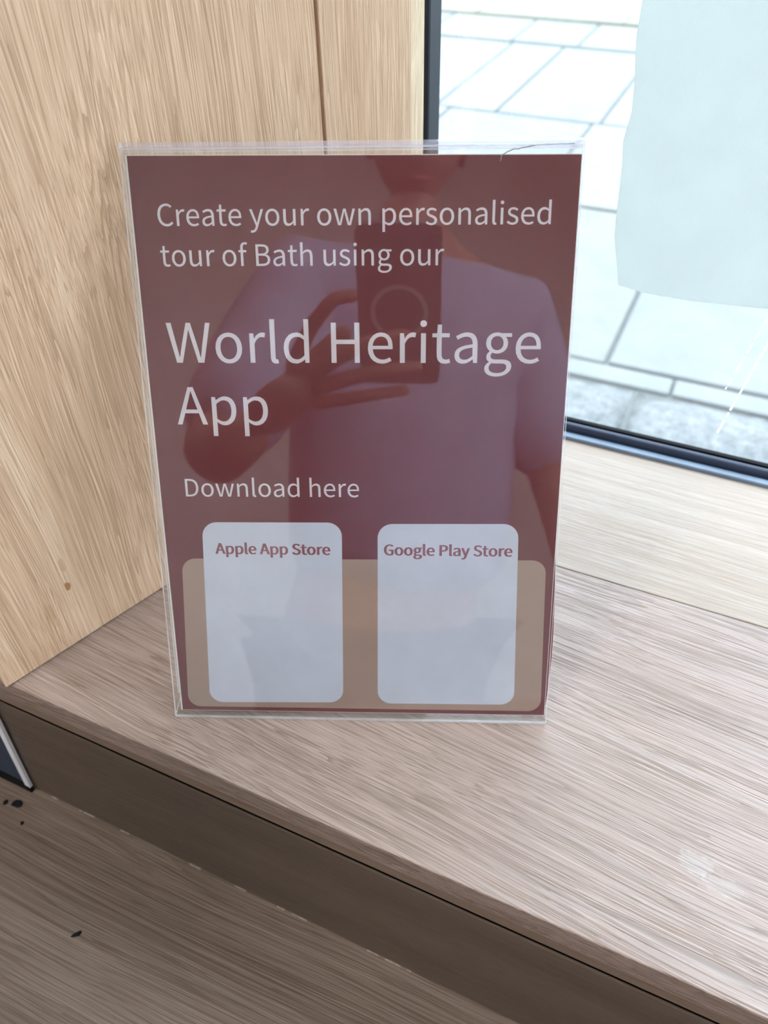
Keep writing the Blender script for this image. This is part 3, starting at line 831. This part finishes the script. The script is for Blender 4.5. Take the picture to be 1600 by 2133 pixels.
slab('bottom_trim', rounded([(-0.11, .0125), (-0.0056, .0125), (0.0005, .0002), (-0.11, .0002)], .0015, 3), -0.0016, 0.0014, M['gasket'])

# thin line of old filler along the joint of riser and bench
M['filler'] = plain('dried_filler', (0.34, 0.29, 0.24), rough=0.9, var=0.3, vscale=400)
rr = random.Random(21)
bm = bmesh.new()
x = -0.25
while x < 0.30:
    L_ = rr.uniform(0.002, 0.012)
    if rr.random() < 0.45:
        h = rr.uniform(0.0002, 0.0006)
        add_box(bm, x, x + L_, -0.0634 - h, -0.0629, BZ + 0.0001, BZ + h * 1.6)
    x += L_ + rr.uniform(0.001, 0.012)
fo = obj('filler_bead', bm, M['filler'], ris)
fo['kind'] = 'stuff'

# ------------------------------------------------------------------ the person taking the picture (seen reflected in the acrylic)
M['skin'] = plain('skin', (0.46, 0.24, 0.17), rough=0.5, var=0.06)
M['shirt'] = plain('lilac_shirt', (0.50, 0.48, 0.62), rough=0.85, var=0.08, vscale=9, bump=0.3)
M['trouser'] = plain('dark_trousers', (0.03, 0.032, 0.045), rough=0.9)
M['hair'] = plain('dark_hair', (0.03, 0.02, 0.014), rough=0.6)
M['shoe'] = plain('shoe', (0.04, 0.035, 0.03), rough=0.5)
M['phone'] = plain('phone_back', (0.30, 0.28, 0.28), rough=0.35)
M['ring'] = plain('phone_ring', (0.75, 0.70, 0.68), rough=0.4)

def skin_mesh(verts, edges, radii, sub=2, root=0):
    """grow a smooth limb surface and return it as evaluated mesh data"""
    me = bpy.data.meshes.new('sk')
    me.from_pydata([tuple(v) for v in verts], edges, [])
    o = bpy.data.objects.new('sk', me)
    COL.objects.link(o)
    sk = o.modifiers.new('skin', 'SKIN')
    sk.use_smooth_shade = True
    for i, rd in enumerate(radii):
        r2 = rd if isinstance(rd, tuple) else (rd, rd)
        me.skin_vertices[0].data[i].radius = r2
        me.skin_vertices[0].data[i].use_root = (i == root)
    ss = o.modifiers.new('sub', 'SUBSURF'); ss.levels = sub; ss.render_levels = sub
    dg = bpy.context.evaluated_depsgraph_get()
    dg.update()
    out = bpy.data.meshes.new_from_object(o.evaluated_get(dg))
    bpy.data.objects.remove(o)
    return out
def merged(name, meshes, mat, parent):
    bm = bmesh.new()
    for m_ in meshes:
        bm.from_mesh(m_)
    me = bpy.data.meshes.new(name)
    bm.to_mesh(me); bm.free()
    me.materials.clear(); me.materials.append(mat)
    for p in me.polygons:
        p.use_smooth = True
    return link(bpy.data.objects.new(name, me), parent)

per = empty('person', (0, 0, 0))
tag(per, 'person in lilac shirt reflected in the sign, holding up a phone', 'person')
camC = Vector((0.13035, -0.22889, 0.41230))
def PH(a, b, c=0.0):
    """phone frame: a right, b down, c out of the phone back towards the scene (m)"""
    return camC + right * a + down * b + fwd * (c - 0.0015)
pel, bel, che, upp, nec, hea = (Vector(p) for p in ((.33, -.80, .02), (.325, -.775, .20), (.315, -.73, .40), (.31, -.70, .53), (.305, -.69, .63), (.30, -.68, .72)))
shL, elL = Vector((.13, -.69, .53)), Vector((-.02, -.55, .235))
wrL = PH(-.185, .215, -.004)
shR, elR, wrR = Vector((.48, -.69, .53)), Vector((.56, -.66, .24)), Vector((.52, -.53, .04))
# continuous body: trunk, neck, both arms, both legs
V = [pel, bel, che, upp, nec, hea, shL, elL, wrL, shR, elR, wrR,
     Vector((.195, -.80, -.04)), Vector((.19, -.77, -.42)), Vector((.185, -.82, -.79)),
     Vector((.375, -.80, -.04)), Vector((.38, -.77, -.42)), Vector((.39, -.82, -.79))]
E = [(0, 1), (1, 2), (2, 3), (3, 4), (4, 5), (3, 6), (6, 7), (7, 8), (3, 9), (9, 10), (10, 11), (0, 12), (12, 13), (13, 14), (0, 15), (15, 16), (16, 17)]
Rd = [(.15, .11), (.145, .10), (.16, .11), (.13, .09), .055, .06, .062, .046, .028, .062, .046, .028, .09, .062, .042, .09, .062, .042]
body_parts = [skin_mesh(V, E, Rd, 2, 0)]
# left hand wrapped round the back of the phone
palm = [wrL, PH(-.150, .175, .0), PH(-.115, .150, .004)]
body_parts.append(skin_mesh(palm, [(0, 1), (1, 2)], [(.027, .02), (.040, .019), (.034, .016)], 2, 0))
def finger(pts_, r0=.0095):
    n = len(pts_)
    body_parts.append(skin_mesh(pts_, [(i, i + 1) for i in range(n - 1)], [r0 * (1 - 0.09 * i) for i in range(n)], 2, 0))
finger([PH(-.140, .140, .004), PH(-.112, .085, .012), PH(-.086, .052, .016), PH(-.060, .050, .011)])
finger([PH(-.120, .145, .006), PH(-.080, .112, .016), PH(-.040, .094, .018), PH(-.008, .092, .010)], .0100)
finger([PH(-.118, .160, .006), PH(-.075, .140, .016), PH(-.032, .128, .018), PH(.004, .128, .010)], .0098)
finger([PH(-.120, .178, .004), PH(-.080, .166, .014), PH(-.042, .158, .016), PH(-.010, .156, .010)], .0085)
finger([PH(-.150, .160, -.008), PH(-.105, .125, -.020), PH(-.075, .100, -.022)], .0115)
# right hand hanging relaxed
hb = wrR
body_parts.append(skin_mesh([hb, hb + Vector((-.01, .03, -.04)), hb + Vector((-.015, .05, -.075))], [(0, 1), (1, 2)], [(.026, .018), (.038, .016), (.034, .013)], 2, 0))
for k in range(4):
    q = hb + Vector((-.035 + .02 * k, .055, -.08))
    ln2 = (.8, .95, 1.0, .85)[k]
    finger([hb + Vector((-.03 + .016 * k, .045, -.065)), q + Vector((0, .005, -.028 * ln2)), q + Vector((0, -.004, -.052 * ln2)), q + Vector((0, -.018, -.068 * ln2))], .009)
finger([hb + Vector((-.03, .025, -.03)), hb + Vector((-.055, .045, -.055)), hb + Vector((-.058, .055, -.08))], .0105)
merged('body', body_parts, M['skin'], per)
# shirt: trunk and sleeves a little outside the body
V2 = [Vector((.33, -.795, .06)), bel, che, upp, Vector((.305, -.69, .58)), shL, shL.lerp(elL, .92), shR, shR.lerp(elR, .92)]
E2 = [(0, 1), (1, 2), (2, 3), (3, 4), (3, 5), (5, 6), (3, 7), (7, 8)]
R2 = [(.20, .15), (.20, .14), (.205, .14), (.17, .12), .075, .092, .072, .092, .075]
merged('shirt', [skin_mesh(V2, E2, R2, 2, 0)], M['shirt'], per)
V3 = [Vector((.285, -.80, .05))] + V[12:18]
merged('trousers', [skin_mesh(V3, [(0, 1), (1, 2), (2, 3), (0, 4), (4, 5), (5, 6)], [(.16, .13), .11, .085, .065, .11, .085, .065], 2, 0)], M['trouser'], per)
for sx_ in (.185, .39):
    bm = bmesh.new(); add_box(bm, sx_ - .048, sx_ + .048, -.88, -.62, -.849, -.775, 0.03, 4)
    obj('shoe', bm, M['shoe'], per, smooth=True)
# head, tilted down towards the phone
hd = empty('head', (.30, -.655, .80), 0.12, per)
hd.rotation_euler = (math.radians(-36), 0, 0.25)
bm = bmesh.new()
bmesh.ops.create_icosphere(bm, subdivisions=4, radius=1.0)
for v in bm.verts:
    x, y, z = v.co
    jaw = 1.0 - 0.26 * max(0, -z - 0.15)
    f_ = max(0, y)
    y2 = y * (0.97 - 0.10 * f_)
    y2 += 0.20 * math.exp(-((x / .16) ** 2 + ((z + .12) / .20) ** 2)) * (1 if y > 0 else 0)      # nose
    y2 += 0.06 * math.exp(-((x / .28) ** 2 + ((z + .48) / .09) ** 2)) * (1 if y > 0 else 0)      # lips
    y2 += 0.07 * math.exp(-((x / .25) ** 2 + ((z + .80) / .14) ** 2)) * (1 if y > 0 else 0)      # chin
    for sx_ in (-1, 1):
        y2 -= 0.10 * math.exp(-(((x - sx_ * .36) / .18) ** 2 + ((z - .05) / .12) ** 2)) * (1 if y > 0 else 0)   # eye sockets
    v.co = (x * .076 * jaw, y2 * .095, z * .115)
obj('face', bm, M['skin'], hd, smooth=True)
M['eyew'] = plain('eye_white', (0.8, 0.78, 0.75), rough=0.2)
M['lip_'] = plain('lips', (0.40, 0.13, 0.11), rough=0.5)
for sx_ in (-1, 1):
    bm = bmesh.new(); bmesh.ops.create_uvsphere(bm, u_segments=14, v_segments=8, radius=.012)
    obj('eye', bm, M['eyew'], hd, (sx_ * .028, .072, .006), smooth=True)
    bm = bmesh.new(); bmesh.ops.create_uvsphere(bm, u_segments=12, v_segments=8, radius=.02)
    for v in bm.verts:
        v.co.x *= .35; v.co.y *= .7; v.co.z *= 1.5
    obj('ear', bm, M['skin'], hd, (sx_ * .077, -.005, -.005), smooth=True)
bm = bmesh.new(); bmesh.ops.create_uvsphere(bm, u_segments=14, v_segments=8, radius=.022)
for v in bm.verts:
    v.co.y *= .3; v.co.z *= .25
obj('mouth', bm, M['lip_'], hd, (0, .090, -.056), smooth=True)
bm = bmesh.new(); bmesh.ops.create_icosphere(bm, subdivisions=4, radius=1.0)
kill = [v for v in bm.verts if v.co.y > 0.25 and v.co.z < 0.55 or v.co.z < -0.45]
bmesh.ops.delete(bm, geom=kill, context='VERTS')
for v in bm.verts:
    v.co = (v.co.x * .084, v.co.y * .103 - .004, v.co.z * .124 + .002)
obj('hair', bm, M['hair'], hd, smooth=True)

# phone held in the hand; the lens is where the camera stands
ph = empty('phone', tuple(camC))
tag(ph, 'dark phone with a pale ring on its back, reflected in the sign', 'phone')
def ph_solid(name, outline, c0, c1, mat):
    bm = bmesh.new()
    prism(bm, outline, lambda p: PH(p[0], p[1], c0) - camC, lambda p: PH(p[0], p[1], c1) - camC)
    return obj(name, bm, mat, ph)
ph_solid('case', rounded([(-.064, -.016), (.021, -.016), (.021, .155), (-.064, .155)], .010), -.0105, -.0015, M['phone'])
bm = bmesh.new()
n = 40
for k in range(n):
    a0, a1 = 2 * math.pi * k / n, 2 * math.pi * (k + 1) / n
    q = [(-.0215 + rd * math.cos(a_), .074 + rd * math.sin(a_)) for rd, a_ in ((.025, a0), (.0295, a0), (.0295, a1), (.025, a1))]
    prism(bm, q, lambda p: PH(p[0], p[1], -.0014) - camC, lambda p: PH(p[0], p[1], -.0008) - camC)
obj('grip_ring', bm, M['ring'], ph)
